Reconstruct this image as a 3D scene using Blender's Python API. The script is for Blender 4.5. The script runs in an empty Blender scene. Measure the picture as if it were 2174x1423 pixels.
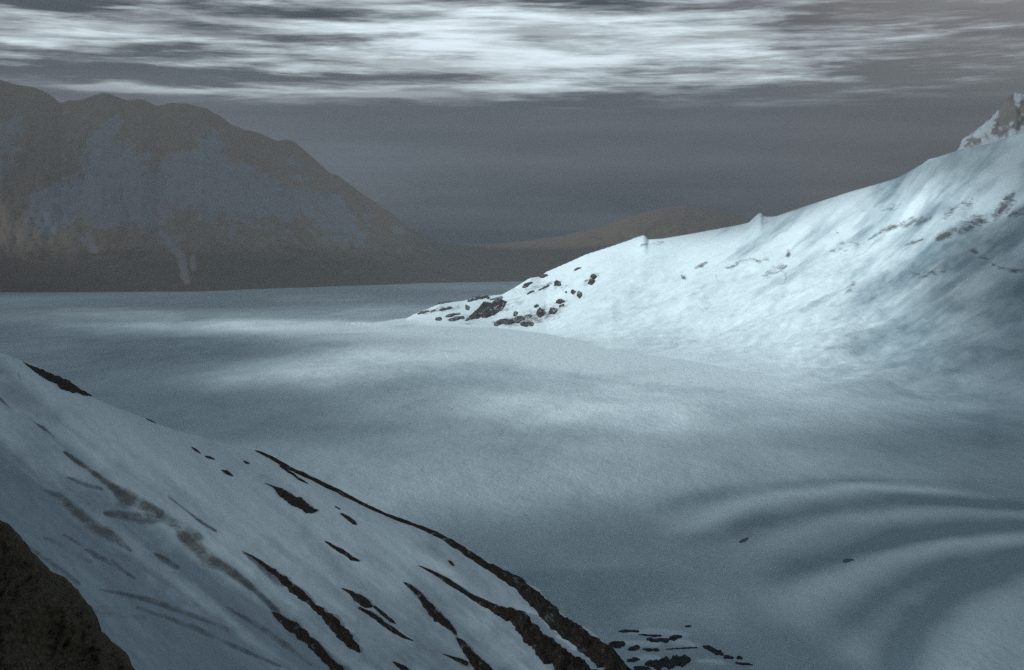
import bpy, math, random
import numpy as np

# ------------------------------------------------------------------ camera, sky, sun
F = 2987.0; CX = 1087.0; HY = 527.0; CAMH = 250.0     # focal length, centre and horizon (photo pixels); eye height over the glacier
scene = bpy.context.scene
COL = scene.collection
cam = bpy.data.cameras.new("camera"); cam_ob = bpy.data.objects.new("camera", cam); COL.objects.link(cam_ob)
cam.sensor_width = 36.0; cam.lens = 36.0 * F / 2174.0
cam.shift_y = -(711.5 - HY) / 2174.0
cam.clip_start = 1.0; cam.clip_end = 80000.0
cam_ob.location = (0, 0, CAMH); cam_ob.rotation_euler = (math.radians(90), 0, 0)
scene.camera = cam_ob
scene.view_settings.view_transform = 'Standard'; scene.view_settings.look = 'None'
scene.view_settings.exposure = 0.0; scene.view_settings.gamma = 1.0

SUN_EL = math.radians(21); SUN_H = (-0.80, -0.60)     # the sun stands low, behind the left shoulder
SUN = np.array([SUN_H[0] * math.cos(SUN_EL), SUN_H[1] * math.cos(SUN_EL), math.sin(SUN_EL)])
sl = bpy.data.lights.new("sun", 'SUN'); sl.energy = 5.0; sl.angle = math.radians(1.6); sl.color = (0.90, 0.98, 1.0)
sun_ob = bpy.data.objects.new("sun", sl); COL.objects.link(sun_ob)
sun_ob.rotation_euler = (math.radians(90) - SUN_EL, 0, math.atan2(SUN_H[0], -SUN_H[1]))

class E:                                              # tiny helper: node sockets with arithmetic
    nt = None
    def __init__(s, sock): s.s = sock
    @staticmethod
    def m(op, *a, clamp=False):
        n = E.nt.nodes.new('ShaderNodeMath'); n.operation = op; n.use_clamp = clamp
        for i, v in enumerate(a):
            if isinstance(v, E): E.nt.links.new(v.s, n.inputs[i])
            else: n.inputs[i].default_value = v
        return E(n.outputs[0])
    def __add__(s, o): return E.m('ADD', s, o)
    __radd__ = __add__
    def __sub__(s, o): return E.m('SUBTRACT', s, o)
    def __rsub__(s, o): return E.m('SUBTRACT', o, s)
    def __mul__(s, o): return E.m('MULTIPLY', s, o)
    __rmul__ = __mul__
    def __truediv__(s, o): return E.m('DIVIDE', s, o)
def N(kind, **kw):
    n = E.nt.nodes.new('ShaderNode' + kind)
    for k, v in kw.items(): setattr(n, k, v)
    return n
def link(a, b): E.nt.links.new(a.s if isinstance(a, E) else a, b)
def smooth(v, a, b):
    n = N('MapRange', interpolation_type='SMOOTHSTEP')
    link(v, n.inputs[0]); n.inputs[1].default_value = a; n.inputs[2].default_value = b
    return E(n.outputs[0])
def mix(fac, a, b):
    n = N('MixRGB'); 
    for i, v in enumerate((fac, a, b)):
        if isinstance(v, E): link(v, n.inputs[i])
        elif i == 0: n.inputs[0].default_value = v
        else: n.inputs[i].default_value = (*v, 1)
    return E(n.outputs[0])
def vec(x, y, z):
    n = N('CombineXYZ')
    for i, v in enumerate((x, y, z)):
        if isinstance(v, E): link(v, n.inputs[i])
        else: n.inputs[i].default_value = v
    return E(n.outputs[0])
def noise(v, scale=1.0, detail=6.0, rough=0.55, dist=0.0):
    n = N('TexNoise'); link(v, n.inputs['Vector'])
    n.inputs['Scale'].default_value = scale; n.inputs['Detail'].default_value = detail
    n.inputs['Roughness'].default_value = rough; n.inputs['Distortion'].default_value = dist
    return E(n.outputs['Fac'])
def attr(name):
    n = N('Attribute'); n.attribute_name = name
    return E(n.outputs['Fac'])

world = bpy.data.worlds.new("World"); scene.world = world; world.use_nodes = True
E.nt = world.node_tree; E.nt.nodes.clear()
tc = N('TexCoord'); sp = N('SeparateXYZ'); link(E(tc.outputs['Generated']), sp.inputs[0])
dx, dy, dz = (E(sp.outputs[i]) for i in range(3))
AZ = E.m('ARCTAN2', dx, dy); EL = E.m('ARCSINE', dz)
def azel(px, py):
    a = math.atan((px - CX) / F); return a, math.atan((HY - py) / F * math.cos(a))
w1 = noise(vec(AZ * 5.0, EL * 26.0, 3.7), 1.0, 5, 0.6)
w2 = noise(vec(AZ * 5.0 + 31.0, EL * 26.0 + 7.0, 1.2), 1.0, 5, 0.6)
AZw = AZ + (w1 - 0.5) * 0.10; ELw = EL + (w2 - 0.5) * 0.016 + AZ * 0.006
def blob(px, py, sx, sy):
    a, e = azel(px, py)
    u = (AZw - a) * (F / sx); v = (ELw - e) * (F / sy)
    return E.m('EXPONENT', (u * u + v * v) * -1.0)
reg = blob(760, 70, 1000, 120) * 0.74
for px, py, sx, sy, k in [(1050, 120, 420, 60, .38), (100, 60, 220, 34, .32), (310, 199, 130, 9, 1.5), (760, 206, 230, 11, 1.0), (1010, 188, 190, 10, .5),
                          (560, 140, 300, 14, .22), (350, 12, 60, 16, .5), (900, 40, 300, 22, .25), (1450, 100, 420, 70, .28), (1250, 190, 250, 12, .25), (1650, 218, 260, 8, .30), (1500, 165, 420, 14, .2), (-300, 60, 300, 60, .5), (1500, 60, 360, 60, .2),
                          (560, 28, 260, 18, -.62), (90, 12, 170, 18, -.6), (610, 84, 150, 15, -.6), (350, 118, 230, 18, -.45), (300, 160, 330, 22, -.5),
                          (860, 165, 230, 9, -.4), (480, 60, 160, 7, -.3), (1080, 84, 90, 6, -.3), (1700, 30, 300, 40, -.12), (1250, 12, 220, 16, -.25)]:
    reg = reg + blob(px, py, sx, sy) * k
st = noise(vec(AZ * 11.0 + EL * 4.0, EL * 120.0, 0.0), 1.0, 9, 0.62, 0.35)
st2 = noise(vec(AZ * 26.0, EL * 330.0, 5.0), 1.0, 6, 0.6, 0.3)
cl = reg + (st - 0.5) * 2.4 + (st2 - 0.5) * 1.0
above = smooth(EL, azel(1087, 250)[1], azel(1087, 172)[1])
cov = smooth(cl, 0.02, 1.25) * above
# the grey blanket under the bright clouds
soft = noise(vec(AZ * 3.0, EL * 30.0, 9.0), 1.0, 7, 0.55)
grey = mix(smooth(EL, -0.01, 0.075), (0.010, 0.026, 0.052), (0.095, 0.105, 0.135))
grey = mix(blob(720, 340, 330, 70) * 0.75, grey, (0.15, 0.18, 0.235))
grey = mix(blob(1080, 470, 420, 50) * 0.5, grey, (0.020, 0.036, 0.062))
grey = mix(smooth(AZ, 0.05, 0.40) * 0.85, grey, (0.128, 0.122, 0.124))
grey = mix(smooth(EL, 0.09, 0.17) * smooth(AZ, 0.05, 0.36) * 0.8, grey, (0.42, 0.405, 0.405))
grey = mix(E.m('ADD', (soft - 0.46) * 1.1, 0.0, clamp=True), grey, (0.30, 0.31, 0.34)); grey = mix(E.m('ADD', (0.47 - soft) * 2.2, 0.0, clamp=True), grey, (0.01, 0.025, 0.05))
tone = noise(vec(AZ * 7.0 + 3.0, EL * 70.0, 21.0), 1.0, 8, 0.65, 0.3)
skycol = mix(cov, grey, mix(smooth(tone, 0.36, 0.62), (0.80, 0.90, 0.97), (1.55, 1.80, 1.94)))
sky = N('TexSky', sky_type='NISHITA', sun_disc=False, sun_elevation=SUN_EL, sun_rotation=math.atan2(SUN_H[0], SUN_H[1]))
high = smooth(EL, 0.17, 0.6)                          # overhead the deck is an even pale overcast with blue behind it
skycol = mix(high, skycol, (0.40, 0.53, 0.62))
bgA = N('Background'); link(skycol, bgA.inputs[0]); bgA.inputs[1].default_value = 0.72
bgB = N('Background'); link(E(sky.outputs[0]), bgB.inputs[0]); bgB.inputs[1].default_value = 0.06
ad = N('MixShader'); link(high * 0.35, ad.inputs[0]); link(E(bgA.outputs[0]), ad.inputs[1]); link(E(bgB.outputs[0]), ad.inputs[2])
wo = N('OutputWorld'); link(E(ad.outputs[0]), wo.inputs[0])

# ------------------------------------------------------------------ numpy helpers
def _hash(ix, iy, seed):
    h = (ix.astype(np.int64) * 374761393 + iy.astype(np.int64) * 668265263 + seed * 974634777) & 0x7fffffff
    h = ((h ^ (h >> 13)) * 1274126177) & 0x7fffffff
    return ((h ^ (h >> 16)) & 0xffff) / 65535.0
def vnoise(x, y, seed=0):
    ix = np.floor(x); iy = np.floor(y); fx = x - ix; fy = y - iy
    fx = fx * fx * fx * (fx * (fx * 6 - 15) + 10); fy = fy * fy * fy * (fy * (fy * 6 - 15) + 10)
    a = _hash(ix, iy, seed); b = _hash(ix + 1, iy, seed); c = _hash(ix, iy + 1, seed); d = _hash(ix + 1, iy + 1, seed)
    return (a + (b - a) * fx) * (1 - fy) + (c + (d - c) * fx) * fy - 0.5
def fbm(x, y, oct=5, seed=0, gain=0.5):
    s = 0; a = 1.0
    for k in range(oct):
        s = s + a * vnoise(x * 2 ** k + 17.3 * k, y * 2 ** k - 9.1 * k, seed + k); a *= gain
    return s
def sstep(v, a, b):
    t = np.clip((v - a) / (b - a), 0, 1); return t * t * (3 - 2 * t)
def at(px, py, Y):
    return np.stack([(px - CX) / F * Y, Y * np.ones_like(px), CAMH + (HY - py) / F * Y], -1)
def conv(pts, box):                                   # points read in an enlarged cut-out of the photo -> photo pixels
    ox, oy, s = box
    return np.array([[ox + p[0] / s, oy + p[1] / s, (p[2] if len(p) > 2 else 10) / s] for p in pts], float)
def spine_mask(px, py, pts, soft=1.0, ky=1.0):        # 1 on the spine, 0 beyond its half width
    pts = np.asarray(pts, float); out = np.zeros_like(px)
    hw = pts[:, 2].max() * (1 + soft) + 4
    sel = (px > pts[:, 0].min() - hw) & (px < pts[:, 0].max() + hw) & (py > pts[:, 1].min() - hw) & (py < pts[:, 1].max() + hw)
    if not sel.any(): return out
    x = px[sel]; y = py[sel]; best = np.zeros_like(x)
    for a, b in zip(pts[:-1], pts[1:]):
        d = b[:2] - a[:2]; d = np.array([d[0], d[1] * ky]); L = (d * d).sum() + 1e-9
        ex = x - a[0]; ey = (y - a[1]) * ky
        t = np.clip((ex * d[0] + ey * d[1]) / L, 0, 1)
        w = a[2] + (b[2] - a[2]) * t
        r = np.hypot(ex - t * d[0], ey - t * d[1]) / np.maximum(w, 0.3)
        best = np.maximum(best, 1 - sstep(r, max(0.0, 1 - soft), 1 + soft * 0.5))
    out[sel] = best
    return out
def swell(px, py, pts, ky):                            # soft drift: bell shaped across, fading out at both ends
    pts = np.asarray(pts, float); out = np.zeros_like(px); hw = pts[:, 2].max() * 2.2
    sel = (px > pts[:, 0].min() - hw) & (px < pts[:, 0].max() + hw) & (py > pts[:, 1].min() - hw) & (py < pts[:, 1].max() + hw)
    if not sel.any(): return out
    x = px[sel]; y = py[sel]; best = np.zeros_like(x); L = np.hypot(*np.diff(pts[:, :2], axis=0).T); tot = L.sum(); acc = 0
    for a, b, l in zip(pts[:-1], pts[1:], L):
        d = np.array([b[0] - a[0], (b[1] - a[1]) * ky]); L2 = (d * d).sum() + 1e-9
        t = np.clip(((x - a[0]) * d[0] + (y - a[1]) * ky * d[1]) / L2, 0, 1)
        r = np.hypot(x - a[0] - t * d[0], (y - a[1]) * ky - t * d[1]) / (ky * np.maximum(a[2] + (b[2] - a[2]) * t, 1))
        e = (acc + t * l) / tot; best = np.maximum(best, np.exp(-1.4 * r * r) * sstep(np.minimum(e, 1 - e), -0.02, 0.22)); acc += l
    out[sel] = best
    return out
def grid_mesh(name, P, mat, attrs=None, keep=None, smooth_=True, parent=None):
    nr, nc = P.shape[:2]
    idx = np.arange(nr * nc).reshape(nr, nc)
    q = np.stack([idx[:-1, :-1], idx[:-1, 1:], idx[1:, 1:], idx[1:, :-1]], -1).reshape(-1, 4)
    V = P.reshape(-1, 3)
    if keep is not None:
        q = q[keep.reshape(-1)]
        used = np.zeros(len(V), bool); used[q.ravel()] = True
        remap = np.cumsum(used) - 1; q = remap[q]; V = V[used]
    return raw_mesh(name, V, q, mat, {k: (v.reshape(-1) if keep is None else v.reshape(-1)[used]) for k, v in (attrs or {}).items()}, smooth_, parent)
def raw_mesh(name, V, faces, mat, attrs=None, smooth_=True, parent=None):
    me = bpy.data.meshes.new(name)
    V = np.asarray(V, np.float32); faces = np.asarray(faces, np.int32); k = faces.shape[1]
    me.vertices.add(len(V)); me.vertices.foreach_set('co', V.ravel())
    me.loops.add(faces.size); me.loops.foreach_set('vertex_index', faces.ravel())
    me.polygons.add(len(faces)); me.polygons.foreach_set('loop_start', np.arange(0, faces.size, k, dtype=np.int32))
    me.update(calc_edges=True)
    me.polygons.foreach_set('use_smooth', np.full(len(faces), smooth_))
    for n, v in (attrs or {}).items():
        a = me.attributes.new(n, 'FLOAT', 'POINT'); a.data.foreach_set('value', np.asarray(v, np.float32).ravel())
    me.materials.append(mat); me.validate()
    o = bpy.data.objects.new(name, me); COL.objects.link(o)
    if parent: o.parent = parent
    return o

# ------------------------------------------------------------------ materials
def new_mat(name):
    m = bpy.data.materials.new(name); m.use_nodes = True
    E.nt = m.node_tree; E.nt.nodes.clear()
    b = N('BsdfPrincipled'); o = N('OutputMaterial'); link(E(b.outputs[0]), o.inputs[0])
    return m, b
def obj_pos():
    return E(N('TexCoord').outputs['Object'])
def scaled(p, sx, sy, sz, rot=0.0):
    n = N('Mapping'); link(p, n.inputs['Vector']); n.inputs['Scale'].default_value = (sx, sy, sz); n.inputs['Rotation'].default_value = (0, 0, rot)
    return E(n.outputs[0])
def bump(h, strength, dist, bsdf, prev=None):
    n = N('Bump'); link(h, n.inputs['Height']); n.inputs['Strength'].default_value = strength; n.inputs['Distance'].default_value = dist
    if prev is not None: link(prev, n.inputs['Normal'])
    link(E(n.outputs[0]), bsdf.inputs['Normal']); return E(n.outputs[0])
def snow_material(name, ice, snow, rock_a, rock_b, grain, wind, bump_d, edge=(0.24, 0.80), cut=1.0):
    m, b = new_mat(name); p = obj_pos()
    pw = scaled(p, 1.0, 0.35, 1.0, wind)
    n1 = noise(pw, 0.012 * grain, 11, 0.66); n2 = noise(p, 0.22 * grain, 6, 0.7); n3 = noise(pw, 0.06 * grain, 8, 0.62, 0.4)
    c = attr('fresh_light') + (n1 - 0.5) * 0.8 + (n2 - 0.5) * 0.40  # snow cover; glacier and near slope also carry painted light and shade
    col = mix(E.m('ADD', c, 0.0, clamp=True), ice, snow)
    n4 = noise(scaled(p, 1.0, 1.0, 1.0), 0.035 * grain, 9, 0.72, 0.6); on = E.m('MINIMUM', attr('scree') * 4.0, 1.0)
    sc = attr('scree') + ((n3 - 0.5) * 1.0 + (n4 - 0.5) * 1.3 * cut + (n2 - 0.5) * 0.7) * on
    rk = mix(smooth(n2, 0.35, 0.65), rock_a, rock_b)
    col = mix(smooth(sc, *edge) * 0.9, col, rk)
    link(col, b.inputs['Base Color']); b.inputs['Roughness'].default_value = 0.62; b.inputs['Specular IOR Level'].default_value = 0.25
    nb = bump(n3, 0.35, 6.0 * bump_d, b); bump(n2, 0.6, 1.2 * bump_d, b, nb)
    return m
def rock_material(name, a, c, d, scale, bd=1.0, snowy=0.0, dust=0.0):
    m, b = new_mat(name); p = obj_pos()
    n1 = noise(p, scale, 8, 0.65, 0.3); n2 = noise(scaled(p, 1, 1, 2.5), scale * 5, 6, 0.7)
    col = mix(smooth(n1, 0.35, 0.66), a, c); col = mix(smooth(n2, 0.48, 0.66) * 0.8, col, d)
    if snowy:
        g = N('NewGeometry'); s = N('SeparateXYZ'); link(E(g.outputs['Normal']), s.inputs[0])
        col = mix(smooth(E(s.outputs[2]) + (n1 - 0.5) * 0.6, 0.86, 0.98) * snowy, col, (0.55, 0.62, 0.67))
    if dust:                                          # snow caught in the joints
        n3 = noise(scaled(p, 1.0, 0.5, 1.0, -0.6), scale * 0.45, 9, 0.7, 0.5); col = mix(smooth(n3, 0.56, 0.68) * dust, col, (0.34, 0.40, 0.44))
    link(col, b.inputs['Base Color']); b.inputs['Roughness'].default_value = 0.9; b.inputs['Specular IOR Level'].default_value = 0.15
    nb = bump(n1, 0.8, 2.0 * bd, b); bump(n2, 0.7, 0.5 * bd, b, nb)
    return m
ICE = (0.25, 0.345, 0.395); SNOW = (0.77, 0.89, 0.93)
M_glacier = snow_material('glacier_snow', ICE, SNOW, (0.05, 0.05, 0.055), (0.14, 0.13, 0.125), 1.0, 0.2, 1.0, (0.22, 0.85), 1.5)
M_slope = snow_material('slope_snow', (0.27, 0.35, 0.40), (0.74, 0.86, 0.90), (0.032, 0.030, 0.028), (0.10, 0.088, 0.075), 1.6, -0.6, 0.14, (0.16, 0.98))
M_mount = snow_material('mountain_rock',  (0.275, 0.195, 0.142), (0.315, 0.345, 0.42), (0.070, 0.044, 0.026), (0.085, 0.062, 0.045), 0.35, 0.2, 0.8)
M_rock = rock_material('dark_rock', (0.008, 0.006, 0.004), (0.026, 0.019, 0.012), (0.125, 0.094, 0.062), 0.35, 1.0, 0.0, 0.55)
M_brown = rock_material('brown_rock', (0.016, 0.013, 0.010), (0.045, 0.036, 0.026), (0.085, 0.068, 0.048), 0.30)
M_spur = rock_material('spur_rock', (0.010, 0.011, 0.013), (0.040, 0.036, 0.034), (0.085, 0.07, 0.062), 0.06, 3.0, 0.6)
M_near = rock_material('near_rock', (0.022, 0.018, 0.010), (0.105, 0.086, 0.052), (0.17, 0.14, 0.09), 1.5, 0.12)
M_stone = rock_material('blue_stone', (0.09, 0.13, 0.155), (0.12, 0.16, 0.185), (0.16, 0.20, 0.22), 0.3)
M_floe = rock_material('ice_rock', (0.014, 0.018, 0.022), (0.040, 0.046, 0.052), (0.09, 0.10, 0.11), 0.30)

# ------------------------------------------------------------------ glacier and snow ridge
CREST = np.array([(700, 700), (780, 690), (840, 679), (864, 676), (884, 665), (912, 654), (934, 645), (986, 638), (1000, 634), (1038, 628), (1066, 625), (1090, 612),
                  (1125, 590), (1148, 587), (1160, 577), (1202, 559), (1244, 540), (1300, 522), (1335, 510), (1352, 503), (1366, 499), (1371, 501), (1376, 508), (1408, 506), (1467, 496),
                  (1522, 486), (1575, 476), (1590, 472), (1601, 461), (1610, 453), (1616, 451), (1621, 458), (1630, 460), (1646, 459), (1670, 451), (1720, 434), (1800, 408), (1870, 388), (1905, 377),
                  (1940, 358), (1960, 346), (1972, 337), (1990, 333), (2006, 328), (2030, 320), (2082, 309), (2113, 301), (2148, 288), (2174, 280), (2300, 240), (2500, 190), (2800, 150)], float)
CY = np.array([(700, 4600), (780, 4640), (900, 4700), (1160, 4900), (1350, 4800), (1600, 4500), (2000, 4100), (2174, 4000), (2800, 3700)], float)
FY = np.array([(700, 4400), (780, 4480), (900, 4460), (1050, 4400), (1160, 4100), (1300, 3450), (1450, 3150), (1700, 2600), (2000, 2350), (2174, 2300), (2800, 2200)], float)
def poly(p, x): return np.interp(x, p[:, 0], p[:, 1])
SW = []                                               # swells of the snow: spine, half width (px), height (m), paleness from new snow and painted light
def sw(h, fresh_light, *pts, ky=2.2): SW.append((np.array(pts, float), h, fresh_light, ky))
# far streaks
sw(3, .30, (90, 668, 10), (250, 664, 14), (420, 672, 12)); sw(2, .22, (560, 636, 8), (720, 632, 14), (800, 628, 6)); sw(2, .25, (680, 672, 6), (800, 658, 14), (900, 648, 8))
sw(3, .22, (60, 690, 8), (250, 686, 12), (400, 690, 8))
# snow bank in front of the spur; part of its sunlight is in the colour
sw(7, .45, (380, 690, 8), (520, 694, 24), (680, 706, 40), (820, 712, 50), (930, 712, 40), (1020, 716, 30)); sw(0, .35, (900, 712, 30), (1080, 720, 50), (1300, 740, 60))
sw(-6, -.12, (120, 730, 40), (330, 732, 60), (520, 742, 40), (600, 748, 12))
sw(1.5, .42, (960, 716, 30), (1150, 738, 50), (1400, 752, 70), (1650, 772, 70), (1850, 790, 40))  # glow at the ridge foot, painted as paler snow
# second and third bands: drifts whose sunlit contrast is painted in
sw(4, .34, (360, 812, 12), (520, 806, 34), (700, 790, 40), (860, 762, 46), (1000, 748, 50), (1200, 745, 60))
sw(-3, -.20, (700, 815, 20), (900, 800, 40), (1060, 790, 36), (1180, 796, 20))
sw(4, .36, (940, 848, 16), (1060, 858, 44), (1200, 872, 50), (1380, 880, 44), (1560, 890, 24))
sw(1.5, .22, (1200, 815, 30), (1450, 800, 70), (1700, 800, 60), (1850, 790, 20))
sw(3, .16, (1150, 930, 20), (1350, 945, 34), (1600, 960, 40), (1850, 975, 30))
sw(-5, -.14, (1000, 905, 20), (1250, 915, 30), (1500, 925, 24))
sw(-9, -.22, (1860, 640, 60), (1960, 760, 120), (2060, 860, 150), (2200, 900, 160), ky=1.2)  # shaded hollow, its shade also put into the snow colour
# flow bands lower right
sw(1.7, .24, (1380, 1152, 8), (1461, 1115, 20), (1581, 1077, 24), (1702, 1060, 20), (1843, 1049, 16), (2004, 1051, 13), (2140, 1056, 8))
sw(-1.2, -.13, (1330, 1104, 10), (1461, 1062, 20), (1622, 1036, 22), (1782, 1024, 16), (1980, 1022, 8))
sw(-1.6, -.24, (1440, 1180, 14), (1500, 1145, 24), (1581, 1114, 26), (1702, 1085, 22), (1903, 1068, 18), (2144, 1074, 16), (2320, 1082, 14))
sw(1.6, .18, (1540, 1215, 14), (1600, 1170, 24), (1662, 1145, 26), (1742, 1120, 24), (1903, 1102, 15), (2024, 1094, 13), (2174, 1100, 13), (2330, 1106, 12))
sw(-1.8, -.28, (1610, 1260, 14), (1660, 1230, 26), (1712, 1206, 30), (1803, 1174, 30), (1903, 1142, 26), (2040, 1126, 22), (2174, 1123, 20), (2330, 1126, 20))
sw(1.8, .20, (1640, 1330, 40), (1700, 1270, 46), (1790, 1226, 36), (1903, 1190, 26), (2024, 1167, 20), (2174, 1148, 18), (2330, 1142, 18))
sw(-1.0, -.16, (1750, 1400, 30), (1800, 1320, 34), (1870, 1262, 28), (1980, 1212, 22), (2174, 1172, 16), (2330, 1160, 16), ky=1.8)
sw(-1.3, -.19, (1880, 1560, 40), (1905, 1400, 40), (1955, 1302, 38), (2050, 1242, 32), (2174, 1200, 27), (2330, 1180, 26), (2480, 1176, 20), ky=1.5)
sw(1.2, .07, (2050, 1520, 50), (2070, 1380, 54), (2110, 1310, 46), (2190, 1262, 36), (2330, 1238, 30), (2480, 1230, 20), ky=1.5)
sw(2.0, .16, (1300, 1330, 30), (1450, 1310, 60), (1600, 1300, 60))
for a_, b_, c_, d_ in [(1320, 1350, 1480, 1352), (1300, 1378, 1420, 1374), (1400, 1362, 1500, 1372), (1480, 1400, 1560, 1408), (1350, 1412, 1420, 1404)]:
    sw(0.8, .34, (a_, b_, 4), ((a_ + c_) / 2, (b_ + d_) / 2 - 2, 7), (c_, d_, 4))
SCREE = []
B5 = (1700, 380, 1984 / 474.); B4 = (1320, 420, 5.435)
for pts, k in [([(600, 540, 6), (720, 470, 16), (860, 420, 26), (1000, 385, 34), (1150, 345, 14)], .55), ([(1220, 530, 18), (1350, 470, 40), (1450, 440, 44), (1560, 385, 52), (1640, 370, 30)], .62),
               ([(1720, 330, 30), (1800, 250, 50), (1850, 180, 44), (1890, 130, 16)], .6), ([(1860, 330, 16), (1940, 290, 36), (2080, 230, 50)], .6), ([(930, 590, 10), (1010, 560, 16), (1090, 535, 8)], .55),
               ([(980, 850, 20), (1080, 850, 34), (1200, 830, 20), (1280, 825, 10)], .42), ([(1500, 635, 10), (1550, 650, 24), (1580, 660, 8)], .6), ([(1580, 700, 8), (1660, 710, 10)], .5), ([(1680, 740, 8), (1760, 790, 16), (1900, 815, 20), (2050, 820, 16)], .5),
               ([(290, 650, 30), (400, 600, 40), (520, 580, 30)], .36), ([(390, 1020, 10), (440, 980, 26), (465, 920, 16)], .55), ([(315, 450, 8), (330, 480, 14)], .5), ([(1290, 330, 30), (1400, 260, 50), (1520, 200, 30)], .40), ([(700, 300, 24), (800, 260, 30), (900, 230, 20)], .33)]:
    SCREE.append((conv(pts, B5), k))
for pts, k in [([(850, 810, 12), (920, 780, 24), (990, 745, 10)], .62), ([(690, 895, 10), (710, 920, 16), (735, 940, 8)], .8), ([(1210, 800, 16), (1290, 790, 24), (1360, 745, 24), (1500, 705, 20), (1600, 740, 14)], .50), ([(1640, 910, 24), (1740, 850, 40), (1830, 810, 34), (1900, 790, 14)], .52),
               ([(1915, 610, 16), (1920, 670, 18)], .7), ([(1650, 700, 20), (1690, 715, 12)], .5), ([(1880, 860, 20), (1900, 930, 16), (1870, 990, 8)], .42), ([(210, 560, 10), (300, 545, 24), (480, 510, 16)], .38), ([(1080, 900, 16), (1110, 950, 14)], .38)]:
    SCREE.append((conv(pts, B4), k))

_x = np.arange(500, 3000, 4.0); _k = np.hanning(41); _k /= _k.sum()
CRESTS = np.stack([_x, np.convolve(np.pad(np.interp(_x, CREST[:, 0], CREST[:, 1]), 20, mode='edge'), _k, 'valid')], -1)   # the crest without its cornices
for pts, k in [([(700, 560, 20), (900, 545, 50), (1150, 450, 60), (1300, 400, 30)], .34), ([(1100, 590, 30), (1300, 560, 44), (1480, 520, 60), (1600, 480, 50), (1700, 420, 24)], .46), ([(1250, 330, 30), (1450, 290, 50), (1620, 250, 44), (1720, 300, 30), (1840, 350, 26)], .30), ([(480, 500, 14), (620, 470, 26), (780, 450, 20)], .40), ([(1880, 240, 30), (1950, 200, 40)], .4)]:
    SCREE.append((conv(pts, (780, 540, 4.026)), k))
def terrain(px, Y):
    X = (px - CX) / F * Y
    py = HY + F * CAMH / Y                            # where flat ground of this spot lies
    z = 5.0 * fbm(X / 900, Y / 1400, 4, 3) * sstep(Y, 500, 3000) + 1.4 * fbm(X / 130 + 40, Y / 260, 4, 11)
    fresh_light = np.full_like(z, 0.42)
    wx = px + 34 * fbm(X / 260, Y / 420, 4, 231); wy = py + (py - HY) * 0.045 * fbm(X / 200 + 7, Y / 420, 4, 233); mod = fbm(X / 90, Y / 190, 4, 235, 0.6)
    for pts, h, fr, ky in SW:
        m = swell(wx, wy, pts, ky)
        z = z + h * m * (0.8 + 0.9 * vnoise(X / 160, Y / 260, 7)); fresh_light = fresh_light + 1.35 * fr * m * (1 + 0.8 * mod) * np.where(py > 1015, 1.75, 1.0)
    cy = poly(CY, px); fy = poly(FY, px); zc = CAMH + (HY - poly(CREST, px)) / F * cy
    # blend the foot of the ridge into the glacier: the height runs out at the spur's tip
    zc = zc * sstep(px, 700, 800)
    zs = CAMH + (HY - poly(CRESTS, px)) / F * cy; zs = zs * sstep(px, 700, 800)
    z = z * (1 - 0.85 * sstep(px, 820, 1080) * sstep(Y, 2500, 3100) * (1 - sstep(Y, 5000, 6000)))   # the snow lies even at the foot of the ridge
    tr = (Y - fy) / (cy - fy); t = np.clip(tr, 0, 1); p = 1.2 + 0.75 * sstep(px, 1050, 1350)
    front = t ** p
    rel = np.clip(zc / 300, 0, 1)
    u = (X * 0.75 + Y * 0.66); v = (-X * 0.66 + Y * 0.75)   # drifts run down to the left across the face
    dr = 30 * fbm(u / 520, v / 170, 5, 21, 0.58) + 8 * fbm(u / 200, v / 90, 5, 29, 0.6)
    front_z = zs * front + (zc - zs) * np.exp(-((cy - Y) / 110) ** 2) * (zc > 0) + dr * rel * np.sin(np.pi * np.clip(t, 0, 1)) ** 0.7
    back = zc - np.maximum(Y - cy, 0) * 0.55
    ridge = np.where(Y <= cy, front_z, np.maximum(back, 0) * (zc > 0))
    z = z * (1 - 0.9 * sstep(t, 0.0, 1.0) * sstep(zc, 0, 40)) + ridge
    fresh_light = fresh_light + (0.62 - 0.22 * sstep(px, 1300, 1700) + 0.85 * fbm(u / 260, v / 100, 5, 241, 0.66) * (0.25 + 0.75 * sstep(px, 1250, 1600)) - 0.35 * sstep(px, 1750, 2200) * sstep(fbm(u / 600, v / 260, 4, 251), -0.1, 0.25)) * sstep(tr, -0.30, 0.30) * (Y < cy + 1500) * sstep(px, 800, 1000) * (1 - 0.8 * sstep(px, 1600, 2000) * (1 - sstep(t, 0.22, 0.6)))  # lower face on the right darkened: shade painted into the snow
    return z, fresh_light, t
pxs = np.arange(-620, 2790, 3.0)
ya = F * CAMH / (np.concatenate([np.linspace(596, 700, 150), np.arange(701, 1560, 2.0)]) - HY)
yb = np.arange(2150, 5000, 6.0)
rows = np.sort(np.concatenate([ya[(ya < 2150) | (ya > 5000)], yb]))
rows = np.concatenate([rows, [11400, 12500, 13500]])
PX, YY = np.meshgrid(pxs, rows)
Z, FR, T = terrain(PX, YY)
XX = (PX - CX) / F * YY
SPY = HY - F * (Z - CAMH) / YY                        # screen height, only to place rocks and stains on the finished relief
sc = np.zeros_like(Z)
for pts, k in SCREE:
    sc = np.maximum(sc, spine_mask(PX, SPY, pts * np.array([1, 1, 1.7]), 1.0) * min(k * 1.15, 0.85) * (YY < 5000))
P = np.stack([XX, YY, Z], -1)
cyg = poly(CY, PX)
isr = (T > 0.02) & (PX > 800) & (YY < cyg + 1200)
fk = isr[:-1, :-1] & isr[1:, 1:]
g = grid_mesh('glacier', P, M_glacier, {'fresh_light': FR, 'scree': sc}, ~fk); g['kind'] = 'structure'
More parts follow.
